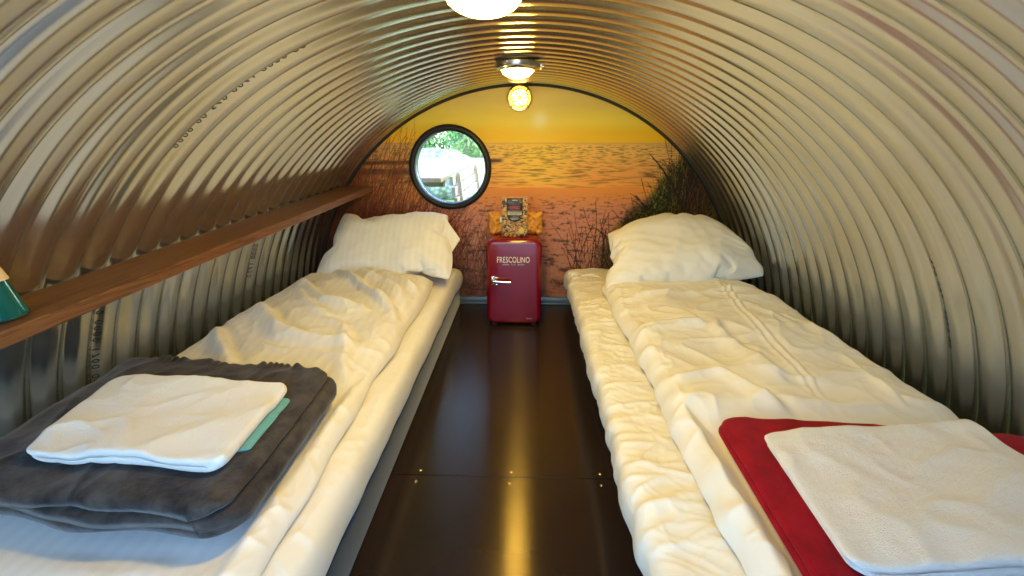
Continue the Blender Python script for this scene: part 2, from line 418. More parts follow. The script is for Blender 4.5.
    me.vertices.add(len(P)); me.vertices.foreach_set('co', P.reshape(-1)); me.loops.add(q.size); me.loops.foreach_set('vertex_index', q.reshape(-1).astype(np.int32))
    me.polygons.add(len(q)); me.polygons.foreach_set('loop_start', np.arange(0, q.size, 4, dtype=np.int32)); me.update(calc_edges=True)
    at = me.color_attributes.new('print', 'FLOAT_COLOR', 'POINT'); at.data.foreach_set('color', np.c_[lin, np.ones(len(lin))].reshape(-1).astype(np.float32))
    m = mat('printed_panel', rough=.45, spec=.3); a = N(m, 'ShaderNodeVertexColor', layer_name='print'); m.node_tree.links.new(a.outputs[0], nodes(m)[2].inputs['Base Color'])
    o = link('wall_mural', me, m, smooth=False)
    s = o.modifiers.new('sheet', 'SOLIDIFY'); s.thickness = .003; s.offset = 1
    tag(o, 'sunset beach photo mural with dune grass covering the rounded end wall', 'mural')
build_mural()

# ------------------------------------------------------------------ porthole window
def porthole():
    bm = bmesh.new()
    add_lathe(bm, [(.186, .052), (.186, -.020), (.189, -.028), (.197, -.034), (.206, -.034), (.215, -.029), (.2195, -.019), (.2195, -.006), (.196, -.006), (.194, .052), (.186, .052)], 96, 'Y', (WX, 2.503, WZ))
    bmesh.ops.recalc_face_normals(bm, faces=list(bm.faces))
    w = bm_obj('window_1', bm, BLACK); tag(w, kind='structure')
    bm = bmesh.new(); add_lathe(bm, [(0, 0), (.1855, 0), (.1855, .004), (0, .004)], 64, 'Y', (WX, 2.512, WZ))
    bmesh.ops.recalc_face_normals(bm, faces=list(bm.faces))
    g = mat('window_glass', (1, 1, 1), 0.0, trans=1, ior=1.45); bm_obj('pane', bm, g, w)
porthole()

# ------------------------------------------------------------------ cloth bodies
def axis_samples(n, k=.75):
    t = np.linspace(0, 1, n); return (1 - k) * t + k * (.5 - .5 * np.cos(PI * t))
def soft_body(name, plan, top, bot, nu, nv, material, parent=None, rim=.5):
    """closed body: plan(u,v)->x,y ; top(x,y,u,v), bot(x,y,u,v) heights; the two skins meet in a rounded rim"""
    u = axis_samples(nu); v = axis_samples(nv)
    U, V = np.meshgrid(u, v, indexing='ij')
    X, Y = plan(U, V)
    T = top(X, Y, U, V); B = bot(X, Y, U, V)
    TP = np.stack([X, Y, T], -1); BP = np.stack([X, Y, B], -1)
    a = TP.reshape(-1, 3); idx = np.arange(nu * nv).reshape(nu, nv)
    bidx = idx.copy(); inner = np.zeros((nu, nv), bool); inner[1:-1, 1:-1] = True
    bidx[inner] = nu * nv + np.arange(inner.sum())
    rimz = (T + B) / 2; TP[~inner, 2] = rimz[~inner]
    P = np.concatenate([TP.reshape(-1, 3), BP[inner]])
    q1 = np.stack([idx[:-1, :-1], idx[1:, :-1], idx[1:, 1:], idx[:-1, 1:]], -1).reshape(-1, 4)
    q2 = np.stack([bidx[:-1, :-1], bidx[:-1, 1:], bidx[1:, 1:], bidx[1:, :-1]], -1).reshape(-1, 4)
    q = np.concatenate([q1, q2])
    me = bpy.data.meshes.new(name); me.vertices.add(len(P)); me.vertices.foreach_set('co', P.reshape(-1))
    me.loops.add(q.size); me.loops.foreach_set('vertex_index', q.reshape(-1).astype(np.int32))
    me.polygons.add(len(q)); me.polygons.foreach_set('loop_start', np.arange(0, q.size, 4, dtype=np.int32)); me.update(calc_edges=True); me.validate()
    bm = bmesh.new(); bm.from_mesh(me); bmesh.ops.recalc_face_normals(bm, faces=list(bm.faces)); bm.to_mesh(me); bm.free()
    return link(name, me, material, parent)
def seg_dist(X, Y, pts):
    best = np.full(X.shape, 9.); side = np.zeros(X.shape); along = np.zeros(X.shape); tot = 0
    L = [math.dist(a, b) for a, b in zip(pts, pts[1:])]; S = sum(L)
    for (a, b), l in zip(zip(pts, pts[1:]), L):
        dx, dy = b[0] - a[0], b[1] - a[1]
        t = np.clip(((X - a[0]) * dx + (Y - a[1]) * dy) / (l * l), 0, 1)
        d = np.hypot(X - a[0] - t * dx, Y - a[1] - t * dy); sg = np.clip(((X - a[0]) * dy - (Y - a[1]) * dx) / (l * np.maximum(d, 1e-4)), -1, 1)
        m = d < best; best = np.where(m, d, best); side = np.where(m, sg, side); along = np.where(m, (tot + t * l) / S, along); tot += l
    return best, side, along
def smooth_pts(pts, n=4):
    P = [np.array(p, float) for p in pts]; P = [2 * P[0] - P[1]] + P + [2 * P[-1] - P[-2]]; out = []
    for i in range(1, len(P) - 2):
        for k in range(n):
            t = k / n; out.append(tuple(.5 * (2*P[i] + (P[i+1] - P[i-1]) * t + (2*P[i-1] - 5*P[i] + 4*P[i+1] - P[i+2]) * t*t + (3*P[i] - P[i-1] - 3*P[i+1] + P[i+2]) * t**3)))
    out.append(tuple(P[-2])); return out
def fold(X, Y, pts, h, w, skew=.5, fade=True):
    """a raised cloth fold along a path: gentle on one side, steep with a trough on the other"""
    d, s, al = seg_dist(X, Y, smooth_pts(pts))
    d = d + .10 * w * noise(X * 18, Y * 18, 3)
    ww = w * (1 + skew * .2 + skew * .8 * s)
    f = np.exp(-(d / ww) ** 2) - .35 * np.exp(-((d - 1.5 * w) / (w * .8)) ** 2) * np.clip(-s, 0, 1)
    if fade: f = f * sst(0, .18, al) * sst(1.0, .75, al)
    return h * f

# bed bases -------------------------------------------------------------
def bed_base(x0, x1, label):
    bm = bmesh.new(); add_box(bm, (x0, .42, .0), (x1, 2.462, .112), .006, 3)
    o = bm_obj('bed_base', bm, BASE_F); tag(o, label, 'bed base'); return o
bed_base(-1.02, -.366, 'blue-grey upholstered bed base on the dark floor under the left mattress')
bed_base(.287, 1.02, 'low dark bed base under the right mattress beside the aisle')

# mattresses ------------------------------------------------------------
def mattress(side):
    if side == 'L':
        def plan(U, V):
            Y = .42 + V * 2.035; X = -1.045 + U * .693
            X = X + (.004 * noise(Y * 9, Y * 0, 1) + .010 * sst(2.25, 2.45, Y)) * sst(.5, 1, U); return X, Y
        def top(X, Y, U, V):
            e = (1 - np.abs(2*U - 1) ** 26) ** .5 * (1 - np.abs(2*V - 1) ** 60) ** .5
            w = .0025 * ridged(X * 16, Y * 5, 5) + .0018 * ridged(X * 9 + Y * 7, Y * 12, 6) + .003 * noise(X * 7, Y * 4, 7)
            dx = -.352 - X
            w = w + .0035 * ridged(dx * 8, Y * 13, 8, 3) * sst(.09, .0, dx)
            return np.minimum(.172 + .058 * e + w, .2405)
        def bot(X, Y, U, V): return .1125 + 0 * X + .06 * (1 - (1 - np.abs(2*U - 1) ** 40) ** .5)
        return soft_body('mattress', plan, top, bot, 150, 330, SHEET)
    def plan(U, V):
        Y = .42 + V * 2.05; X = .226 + U * .812
        X = X + (.009 * noise(Y * 7, Y * 0, 31) + .006 * noise(Y * 19, Y * 0, 32)) * sst(.5, 0, U); return X, Y
    def top(X, Y, U, V):
        e = (1 - np.abs(2*U - 1) ** 24) ** .5 * (1 - np.abs(2*V - 1) ** 60) ** .5
        s = sst(.52, .30, X)
        k = .35 + .65 * sst(-.3, .5, noise(X * 3, Y * 4, 14))
        w = .010 * k * ridged(X * 5 + 2.5 * Y, Y * 11 - 2 * X, 15, 3.5) + .005 * k * ridged(X * 9 - 3 * Y, Y * 17, 16, 4) + .002 * ridged(X * 22 + 4 * Y, Y * 30 + 8 * X, 19, 3)
        w = w + .012 * noise(X * 5, Y * 3.2, 18) + .004 * noise(X * 14, Y * 10, 17)
        return np.minimum(.178 + .050 * e + w * (.2 + .8 * s), .246 + .012 * s)
    def bot(X, Y, U, V): return .1125 + .05 * (1 - (1 - np.abs(2*U - 1) ** 14) ** .5) + .0 * X
    return soft_body('mattress', plan, top, bot, 190, 420, SATIN)
mL = mattress('L'); tag(mL, 'smooth white sheeted mattress on the left bed beneath the rumpled duvet', 'mattress')
mR = mattress('R'); tag(mR, 'crinkled satin sheeted mattress on the right bed, showing along the aisle', 'mattress')

# duvets ----------------------------------------------------------------
def duvet_left():
    edge = lambda Y: -.418 + .012 * noise(Y * 5, Y * 0, 41) - .02 * sst(1.9, 2.15, Y) + .012 * sst(1.0, .6, Y)
    def plan(U, V):
        Y = .43 + V * 1.69; xr = edge(Y); xo = -1.075 + .012 * noise(Y * 4, Y * 0, 40); X = xo + U * (xr - xo)
        Y = Y + sst(.8, 1, V) * (.03 * noise(X * 7, X * 0, 42)); return X, Y
    F = [([(-1.05, 1.66), (-1.01, 1.608), (-.834, 1.394), (-.712, 1.313), (-.524, 1.292), (-.46, 1.33)], .026, .026, .5),
         ([(-1.06, 1.44), (-1.033, 1.387), (-.95, 1.28), (-.882, 1.207), (-.80, 1.10)], .030, .022, .4),
         ([(-1.03, 1.97), (-1.007, 1.924), (-.772, 1.635), (-.624, 1.565), (-.479, 1.516)], .024, .026, .5),
         ([(-.94, 2.12), (-.92, 2.098), (-.661, 1.787), (-.518, 1.605), (-.46, 1.52)], .024, .024, -.4),
         ([(-.83, 2.132), (-.70, 1.98), (-.536, 1.814), (-.462, 1.645)], .024, .024, .5),
         ([(-.70, 2.08), (-.60, 1.96), (-.48, 1.86), (-.44, 1.80)], .022, .022, .4),
         ([(-.72, 1.45), (-.60, 1.40), (-.52, 1.20), (-.46, 1.02)], .014, .022, .4),
         ([(-.95, 1.78), (-.80, 1.58), (-.66, 1.46)], .012, .018, .4),
         ([(-.60, 1.72), (-.50, 1.62), (-.45, 1.48)], .014, .018, .4),
         ([(-1.08, 1.25), (-1.0, 1.12), (-.96, 1.06)], .014, .02, .3)]
    def top(X, Y, U, V):
        e = (1 - np.abs(2*U - 1) ** 7) ** .5 * (1 - np.abs(2*V - 1) ** 16) ** .5
        crown = .034 + .018 * sst(1.1, 1.5, Y) + .018 * np.sin(np.clip((X + 1.1) / .65, 0, 1) * PI) * sst(1.08, 1.3, Y)
        h = 0
        for p, hh, w, sk in F: h = h + fold(X, Y, p, hh, w, sk)
        h = h * sst(-1.07, -.93, X)
        h = h + .012 * noise(X * 5, Y * 4, 44) + .006 * ridged(X * 7 + Y * 4, Y * 7, 45, 3) + .003 * ridged(X * 17, Y * 14, 46, 3)
        m = np.maximum(sst(1.02, 1.16, Y), sst(-.475, -.44, X))            # pressed flat under the folded blanket
        press = .004 * noise(X * 6, Y * 6, 47) + .010 * ridged(X * 6 + 1, Y * 1.6, 48) * sst(.56, .50, Y)
        hem = .006 * ridged(X * 5, Y * 9, 49) * sst(-.52, -.43, X)
        return .243 + (.004 + crown * (.45 + .55 * m) + h * m * 1.15 + hem + press * (1 - m)) * e
    def bot(X, Y, U, V): return .2415 + 0 * X
    return soft_body('duvet', plan, lambda *a: np.maximum(top(*a), .2435), bot, 190, 380, STRIPE)
dL = duvet_left(); tag(dL, 'rumpled white duvet with painted light bands and diagonal folds on the left bed', 'duvet')
def duvet_right():
    edge = lambda Y: .362 + .010 * noise(Y * 5, Y * 0, 51) + .006 * noise(Y * 16, Y * 0, 52)
    def plan(U, V):
        Y = .43 + V * 1.60; xl = edge(Y); xo = 1.045 + .012 * noise(Y * 4, Y * 0, 50); X = xl + U * (xo - xl)
        Y = Y + sst(.8, 1, V) * (.015 * noise(X * 7, X * 0, 53)); return X, Y
    F = [([(.878, 1.992), (.80, 1.536), (.757, 1.12), (.706, .882)], .0055, .007, 0.),
         ([(.855, 1.992), (.775, 1.536), (.734, 1.12), (.686, .882)], .004, .006, 0.),
         ([(.94, 1.25), (.915, 1.10), (.893, .93)], .007, .010, .3),
         ([(.40, 1.735), (.60, 1.755), (.80, 1.79), (1.02, 1.81)], .012, .014, .7),
         ([(.38, 1.40), (.50, 1.44), (.643, 1.432)], .012, .016, .5),
         ([(.52, 1.13), (.56, 1.06), (.62, .89)], .014, .020, .4),
         ([(.38, 1.06), (.48, 1.10), (.567, 1.114)], .012, .016, .4),
         ([(.66, 1.50), (.64, 1.36), (.67, 1.16), (.66, 1.0)], .012, .024, .5),
         ([(.50, 1.60), (.58, 1.52), (.60, 1.40)], .012, .022, .5),
         ([(.84, 1.62), (.90, 1.48), (.88, 1.36)], .009, .024, -.3),
         ([(.95, 1.5), (1.0, 1.3), (1.02, 1.1)], .010, .030, .3)]
    def top(X, Y, U, V):
        e = (1 - np.abs(2*U - 1) ** 10) ** .5 * (1 - np.abs(2*V - 1) ** 22) ** .5
        h = 0
        for p, hh, w, sk in F: h = h + fold(X, Y, p, hh * 1.15, w, sk)
        h = h + .018 * noise(X * 4.5, Y * 3.6, 54) + .008 * ridged(X * 6, Y * 6, 55, 3) + .0015 * ridged(X * 15, Y * 15, 56, 3)
        dx = X - edge(Y)
        h = h + .012 * ridged(X * 4, Y * 9, 57) * sst(.10, .01, dx)                     # puckers along the near hem
        h = h + .004 * np.exp(-((dx - .03 - .012 * noise(Y*6, Y*0, 5)) / .012) ** 2)
        m = np.maximum(sst(.86, .97, Y), sst(.435, .385, X))
        h = h + .007 * ridged(X * 9 + 2 * Y, Y * 8 - 3 * X, 58, 3) * sst(.47, .38, X) + .0015 * ridged(X * 11, Y * 9 + 3 * X, 59, 3)
        crown = .064 + .012 * m + .008 * np.sin(np.clip((X - .36) / .75, 0, 1) * PI)
        return .249 + .002 * e + (crown * (.75 + .25 * m) - .018 + h * (.25 + .75 * m)) * e
    def bot(X, Y, U, V): return .2475 + 0 * X
    return soft_body('duvet', plan, lambda *a: np.maximum(top(*a), .256), bot, 190, 380, SHEET)
dR = duvet_right(); tag(dR, 'plain white duvet with ironed crease lines on the right bed', 'duvet')

# pillows: two sheets sewn along the rim and inflated with the cloth solver --
def inflate(sx, sy, nx, ny, pressure, shrink, seed, frames=26, tension=14):
    r = np.random.RandomState(seed); V = []; ids = {}; F = []
    def vid(i, j, s):
        k = (i, j, 0 if (i in (0, nx) or j in (0, ny)) else s)
        if k not in ids:
            rim = i in (0, nx) or j in (0, ny); ids[k] = len(V)
            x = (i / nx - .5) * 2; y = (j / ny - .5) * 2
            x, y = sx / 2 * x * (1 + .07 * (1 - y * y) - .02 * (x * y) ** 2), sy / 2 * y * (1 + .15 * (1 - x * x) - .02 * (x * y) ** 2)
            V.append((x, y, (0 if rim else (.004 if s else -.004)) + (0 if rim else .006 * float(noise(x * 14, y * 14, seed + s)))))
        return ids[k]
    for i in range(nx):
        for j in range(ny):
            F.append([vid(i, j, 1), vid(i+1, j, 1), vid(i+1, j+1, 1), vid(i, j+1, 1)]); F.append([vid(i, j, 0), vid(i, j+1, 0), vid(i+1, j+1, 0), vid(i+1, j, 0)])
    me = mesh('pillow_sim', V, F); o = bpy.data.objects.new('pillow_sim', me); COL.objects.link(o)
    md = o.modifiers.new('cloth', 'CLOTH'); s = md.settings
    s.quality = 6; s.mass = .2; s.tension_stiffness = s.compression_stiffness = tension; s.shear_stiffness = tension * .35; s.bending_stiffness = .06
    s.tension_damping = s.compression_damping = s.shear_damping = 5; s.air_damping = 2; s.use_pressure = True; s.uniform_pressure_force = pressure
    s.shrink_min = shrink; s.effector_weights.gravity = 0; md.collision_settings.use_collision = False
    for f in range(1, frames + 1): SC.frame_set(f)
    ev = o.evaluated_get(bpy.context.evaluated_depsgraph_get()); co = np.empty(len(V) * 3); ev.data.vertices.foreach_get('co', co); co = co.reshape(-1, 3).copy()
    bpy.data.objects.remove(o); bpy.data.meshes.remove(me); SC.frame_set(1)
    return co, F
def pillow(name, sx, sy, seed, M, material, thick, squash=None, pressure=3.0, shrink=-.02, deform=None):
    co, F = inflate(sx, sy, 46, 32, pressure, shrink, seed)
    h = np.abs(co[:, 2]).max(); co[:, 2] *= thick / 2 / h
    # creases running in from the rim
    u = co[:, 0] / (sx / 2); v = co[:, 1] / (sy / 2)
    if deform is not None: co = deform(co, u, v)
    co = np.c_[co, np.ones(len(co))] @ np.array(M).T; co = co[:, :3]
    me = mesh(name, co, F); o = link(name, me, material)
    s = o.modifiers.new('smooth', 'SUBSURF'); s.levels = s.render_levels = 3
    return o
def wr_pillow(seed, amp=.006):
    def f(co, u, v):
        s = np.sign(co[:, 2]); x, y = co[:, 0], co[:, 1]
        m = sst(1.0, .85, np.abs(u)) * sst(1.0, .85, np.abs(v))
        co = co.copy(); co[:, 2] += s * m * (amp * 1.0 * ridged(x * 9, y * 5, seed, 2) + amp * ridged(x * 6 + y * 9, y * 12, seed + 1, 3) - amp * .6 + amp * 2 * noise(x * 5, y * 5, seed + 2)); return co
    return f
from math import radians as rad
def shape_left(co, u, v):
    co = wr_pillow(62)(co, u, v)
    co[:, 0] *= 1 - .12 * sst(-.8, 1, v)                                  # narrower along the top
    co[:, 0] += .03 * sst(-.4, -1, u) * sst(0, 1, v)
    co[:, 1] -= .03 * sst(.5, 1, u) * sst(0, 1, v); return co
def shape_right(co, u, v):
    co = wr_pillow(72)(co, u, v)
    top = sst(-.9, 1, v)
    co[:, 1] -= .25 * sst(.25, 1.05, u) ** 1.4 * top                       # tapers to the lower right corner
    co[:, 1] -= .13 * sst(.1, -1.05, u) * top                              # blunt open end on the left
    co[:, 0] += .06 * sst(-.5, -1.05, u) * top
    co[:, 0] += .05 * sst(.6, 1, u) * sst(.2, -1, v)
    co[:, 1] += .10 * sst(.25, 1, u) * sst(.6, -1, v)
    return co
def flap(parent, root, outer, material):
    """loose end of the pillowcase: a short soft strip of doubled cloth"""
    A = np.array(smooth_pts(root, 5)) if len(root[0]) == 2 else None
    def sp(pts, n=25):
        P = np.array(pts, float); t = np.linspace(0, len(P) - 1, n); i = np.clip(t.astype(int), 0, len(P) - 2); f = (t - i)[:, None]; f = f * f * (3 - 2 * f) * .35 + f * .65
        return P[i] * (1 - f) + P[i + 1] * f
    A, B = sp(root), sp(outer); n = 10; G = np.zeros((n, 25, 3))
    for k in range(n):
        t = k / (n - 1); G[k] = A * (1 - t) + B * t; G[k, :, 1] -= .010 * math.sin(t * PI) + .006 * t * np.sin(np.linspace(0, 9, 25))
    me = grid_mesh('pillowcase_flap', G); o = link('pillowcase_flap', me, material, parent)
    m = o.modifiers.new('t', 'SOLIDIFY'); m.thickness = .005; m.offset = 0; m = o.modifiers.new('s', 'SUBSURF'); m.levels = m.render_levels = 1
ML = Matrix.Translation((-.678, 2.215, .405)) @ Matrix.Rotation(rad(3), 4, 'Z') @ Matrix.Rotation(rad(42), 4, 'X') @ Matrix.Rotation(rad(-3), 4, 'Y')
pL = pillow('pillow', .72, .47, 61, ML, STRIPE, .18, deform=shape_left); tag(pL, 'plump white striped pillow propped against the mural on the left bed', 'pillow')
flap(pL, [(-.47, 2.33, .53), (-.45, 2.24, .43), (-.44, 2.12, .31)], [(-.405, 2.32, .535), (-.318, 2.24, .43), (-.392, 2.14, .32)], STRIPE)
MR = Matrix.Translation((.715, 2.13, .41)) @ Matrix.Rotation(rad(-5), 4, 'Z') @ Matrix.Rotation(rad(31), 4, 'X') @ Matrix.Rotation(rad(1), 4, 'Y') @ Matrix.Rotation(rad(5), 4, 'Z')
pR = pillow('pillow', .76, .56, 71, MR, SHEET, .23, deform=shape_right); tag(pR, 'large cream-lit plain pillow leaning at the head of the right bed', 'pillow')

# folded stacks -----------------------------------------------------------
def folded(name, quad, z0, t, layers, material, nv=70, amp=.004, seed=0, overhang=.006, start=0, parent=None, radius=.05, drape=None, ns=44, hem=0):
    """serpentine-folded cloth. quad = near-left, near-right, far-right, far-left; loops lie at the left and right"""
    # centre line in (s, z), s 0..1 across
    path = []
    for k in range(layers):
        zc = z0 + t * (k + .5); ss = np.linspace(0, 1, ns)
        if (k + start) % 2: ss = ss[::-1]
        ins = overhang * np.array([noise(k * 3.3, .5, seed), noise(k * 2.1, 4.5, seed)])
        for s in ss: path.append((s, zc, ins[0] * (1 - s) + ins[1] * s, 0))
        if k < layers - 1:
            e = ss[-1]
            for a in np.linspace(-PI/2, PI/2, 9)[1:-1]: path.append((e, zc + t/2 + t/2 * math.sin(a), math.cos(a) * t * .5 * (1 if e > .5 else -1) * .9, 1))
    path = np.array([(p[0], p[1], p[2]) for p in path])
    wq = math.dist(quad[0], quad[1]); S = path[:, 0] * wq + path[:, 2]; Zc = path[:, 1]
    d = np.stack([np.gradient(S), np.gradient(Zc)], 1); d /= np.linalg.norm(d, axis=1)[:, None] + 1e-9
    nrm = np.stack([-d[:, 1], d[:, 0]], 1); n = len(S)
    w = np.minimum(1, np.minimum(np.arange(n), np.arange(n)[::-1]) / 2.5 ) ** .5; half = t * .47 * (.12 + .88 * w)
    loop = np.concatenate([np.stack([S, Zc], 1) + nrm * half[:, None], (np.stack([S, Zc], 1) - nrm * half[:, None])[::-1]])
    vv = axis_samples(nv, .8); q = [np.array(p, float) for p in quad]
    top = z0 + t * layers
    P = np.empty((len(loop), nv, 3)); nn = n
    sl = loop[:, 0] / wq
    lay = np.floor((loop[:, 1] - z0) / t)
    for j, v in enumerate(vv):
        ew = .0035 * noise(lay * 5.1 + 3, np.full_like(lay, v * 3 + seed), seed + 9)
        # rounded corners in plan
        c = radius; Lv = math.dist(quad[0], quad[3]); yy = min(v, 1 - v) * Lv
        shr = (c - math.sqrt(max(c*c - (c - yy)**2, 0))) if yy < c else 0
        scale = 1 - 2 * shr / wq
        s2 = .5 + (sl - .5) * scale
        a = q[0][None] * (1 - s2[:, None]) + q[1][None] * s2[:, None]; b = q[3][None] * (1 - s2[:, None]) + q[2][None] * s2[:, None]
        xy = a * (1 - v) + b * v
        yo = (overhang * noise(s2 * 3 + lay * 2.7, lay * 1.9 + (0 if v < .5 else 7), seed + 3)) * (1 if v < .5 else -1) * (abs(v - .5) * 2) ** 4
        dirv = (q[3] - q[0]) / np.linalg.norm(q[3] - q[0]); xy = xy + dirv[None] * yo[:, None]
        f = (loop[:, 1] - z0) / (top - z0)
        z = loop[:, 1] + f * (amp * 1.6 * noise(xy[:, 0] * 6, xy[:, 1] * 6, seed) + amp * ridged(xy[:, 0] * 9, xy[:, 1] * 7, seed + 5) + .25 * amp * noise(xy[:, 0] * 25, xy[:, 1] * 25, seed + 6))
        endr = min(v, 1 - v) * Lv; er = t * layers * .35
        if endr < er: z = z - f * (er - math.sqrt(max(er*er - (er - endr)**2, 0))) * .55
        if drape is not None: z = z + drape(xy[:, 0], xy[:, 1])
        if hem: z = z + f * hem * sst(.93, .99, v) * (.35 + .9 * np.clip(.5 + noise(xy[:, 0] * 11, xy[:, 0] * 0, 8), 0, 1)) * (.5 + .5 * np.sin(xy[:, 0] * 150 + 22 * noise(xy[:, 0] * 9, xy[:, 0] * 0, 4)))
        P[:, j, 0] = xy[:, 0]; P[:, j, 1] = xy[:, 1]; P[:, j, 2] = z
    me = grid_mesh(name, P, closed_u=True)
    bm = bmesh.new(); bm.from_mesh(me); bm.verts.ensure_lookup_table()
    for j in (0, nv - 1):
        g = lambda i: bm.verts[(i % len(loop)) * nv + j]
        for i in range(n - 1):
            try: bm.faces.new([g(i), g(i + 1), g(2*n - 2 - i), g(2*n - 1 - i)])
            except ValueError: pass
    bmesh.ops.recalc_face_normals(bm, faces=list(bm.faces)); bm.to_mesh(me); bm.free()
    return link(name, me, material, parent)
bl = lambda x, y: .0045 * (1.6 * noise(x * 6, y * 6, 81) + ridged(x * 9, y * 7, 86))
gb = folded('folded_blanket', [(-1.0, .60), (-.462, .555), (-.475, 1.03), (-1.045, 1.085)], .288, .0205, 3, GREY_P, nv=130, amp=.0045, seed=81, overhang=.022, radius=.055, hem=.012, ns=100)
tag(gb, 'folded dark grey plush blanket on the foot of the left bed', 'blanket')
tl = folded('folded_towel', [(-.885, .655), (-.518, .635), (-.535, .905), (-.945, .925)], .3560, .0115, 2, TERRY, drape=bl, nv=80, amp=.004, seed=91, overhang=.006, radius=.022, ns=70)
tag(tl, 'folded white terry towel lying on the grey blanket', 'towel')
tt = folded('folded_cloth', [(-.74, .70), (-.502, .695), (-.512, .875), (-.76, .885)], .3505, .0025, 2, TEAL_T, drape=bl, nv=40, amp=.001, seed=95, overhang=.002, radius=.01)
tag(tt, 'thin teal cloth peeking out between the left towel and grey blanket', 'cloth')
rb = folded('folded_blanket', [(.405, .30), (1.045, .30), (1.045, .835), (.428, .888)], .3080, .010, 2, RED_P, nv=110, amp=.003, seed=101, overhang=.006, radius=.06, ns=80)
tag(rb, 'folded crimson red blanket on the foot of the right bed', 'blanket')
tr = folded('folded_towel', [(.463, .490), (.93, .50), (.93, .845), (.485, .782)], .3315, .0125, 2, TERRY, nv=90, amp=.005, seed=111, overhang=.008, radius=.02, ns=70)
tag(tr, 'folded white fluffy towel lying on the red blanket', 'towel')

# ------------------------------------------------------------------ shelf and bottle
def shelf():
    bm = bmesh.new(); th = .028
    def zz(y): return .572 + .042 * y
    n = 60; rows = []
    for i in range(n):
        y = -.1 + (2.42 + .1) * i / (n - 1); z = zz(y); xb = -math.sqrt(1.172**2 - z*z); xf = -.882 + .033 * y
        b = .003
        sec = [(xb, z - th), (xf - b, z - th), (xf, z - th + b), (xf, z - b), (xf - b, z), (xb, z)]
        rows.append([bm.verts.new((x, y, zv)) for x, zv in sec])
    for A, B in zip(rows, rows[1:]):
        for k in range(6): bm.faces.new([A[k], A[(k+1) % 6], B[(k+1) % 6], B[k]])
    bm.faces.new(rows[0]); bm.faces.new(rows[-1][::-1]); bmesh.ops.recalc_face_normals(bm, faces=list(bm.faces))
    o = bm_obj('shelf', bm, SHELFW, angle=30); tag(o, 'long reddish-brown wooden plank shelf along the left corrugated wall', 'shelf')
shelf()
def bottle():
    zb = .572 + .042 * .72 + .0026
    t = empty('glass_bottle', (-.918, .722, zb)); tag(t, 'conical teal glass bottle at the left end of the wooden shelf', 'bottle')
    G = mat('teal_glass', (.02, .42, .38), .03, trans=.85, ior=1.5); C = mat('beige_cap', (.62, .48, .30), .5)
    bm = bmesh.new()
    add_lathe(bm, [(0, 0.0), (.034, 0.0), (.038, .003), (.0385, .007), (.0325, .03), (.022, .075), (.0145, .105), (.0135, .112), (.0125, .112), (.0125, .104), (.020, .075), (.030, .03), (.035, .008), (.033, .005), (0, .005)], 40)
    bmesh.ops.recalc_face_normals(bm, faces=list(bm.faces)); bm_obj('glass_body', bm, G, t)
    bm = bmesh.new(); add_lathe(bm, [(0, .0055), (.0325, .0055), (.0345, .009), (.0295, .03), (.0225, .062), (0, .062)], 40)
    L = mat('teal_liquid', (.0, .26, .24), .05, trans=.5, ior=1.33); bm_obj('liquid', bm, L, t)
    bm = bmesh.new(); add_lathe(bm, [(0.0, .145), (.011, .145), (.0135, .142), (.0145, .114), (.0262, .072), (.0270, .069), (.0225, .075), (.0150, .106), (.0, .112)], 40)
    bmesh.ops.recalc_face_normals(bm, faces=list(bm.faces)); bm_obj('cap', bm, C, t)
    bm = bmesh.new(); add_tube(bm, [(.004, -.004, .012), (-.003, .0, .07), (-.005, 0, .105)], .0016, 8); bm_obj('dip_tube', bm, mat('green_tube', (.35, .6, .1), .3), t)
bottle()

# ------------------------------------------------------------------ lettering
def lettering(name, s, size, material, parent, place, extr=.0006, sx=1.0, spacing=1.0, font_align='CENTER'):
    cu = bpy.data.curves.new(name, 'FONT'); cu.body = s; cu.size = size; cu.extrude = extr; cu.align_x = font_align; cu.align_y = 'CENTER'; cu.space_character = spacing
    o = bpy.data.objects.new(name, cu); COL.objects.link(o)
    bpy.context.view_layer.update()
    me = bpy.data.meshes.new_from_object(o.evaluated_get(bpy.context.evaluated_depsgraph_get())); bpy.data.objects.remove(o)
    for v in me.vertices: v.co = place(v.co.x * sx, v.co.y, v.co.z)
    me.name = name; return link(name, me, material, parent, smooth=False)

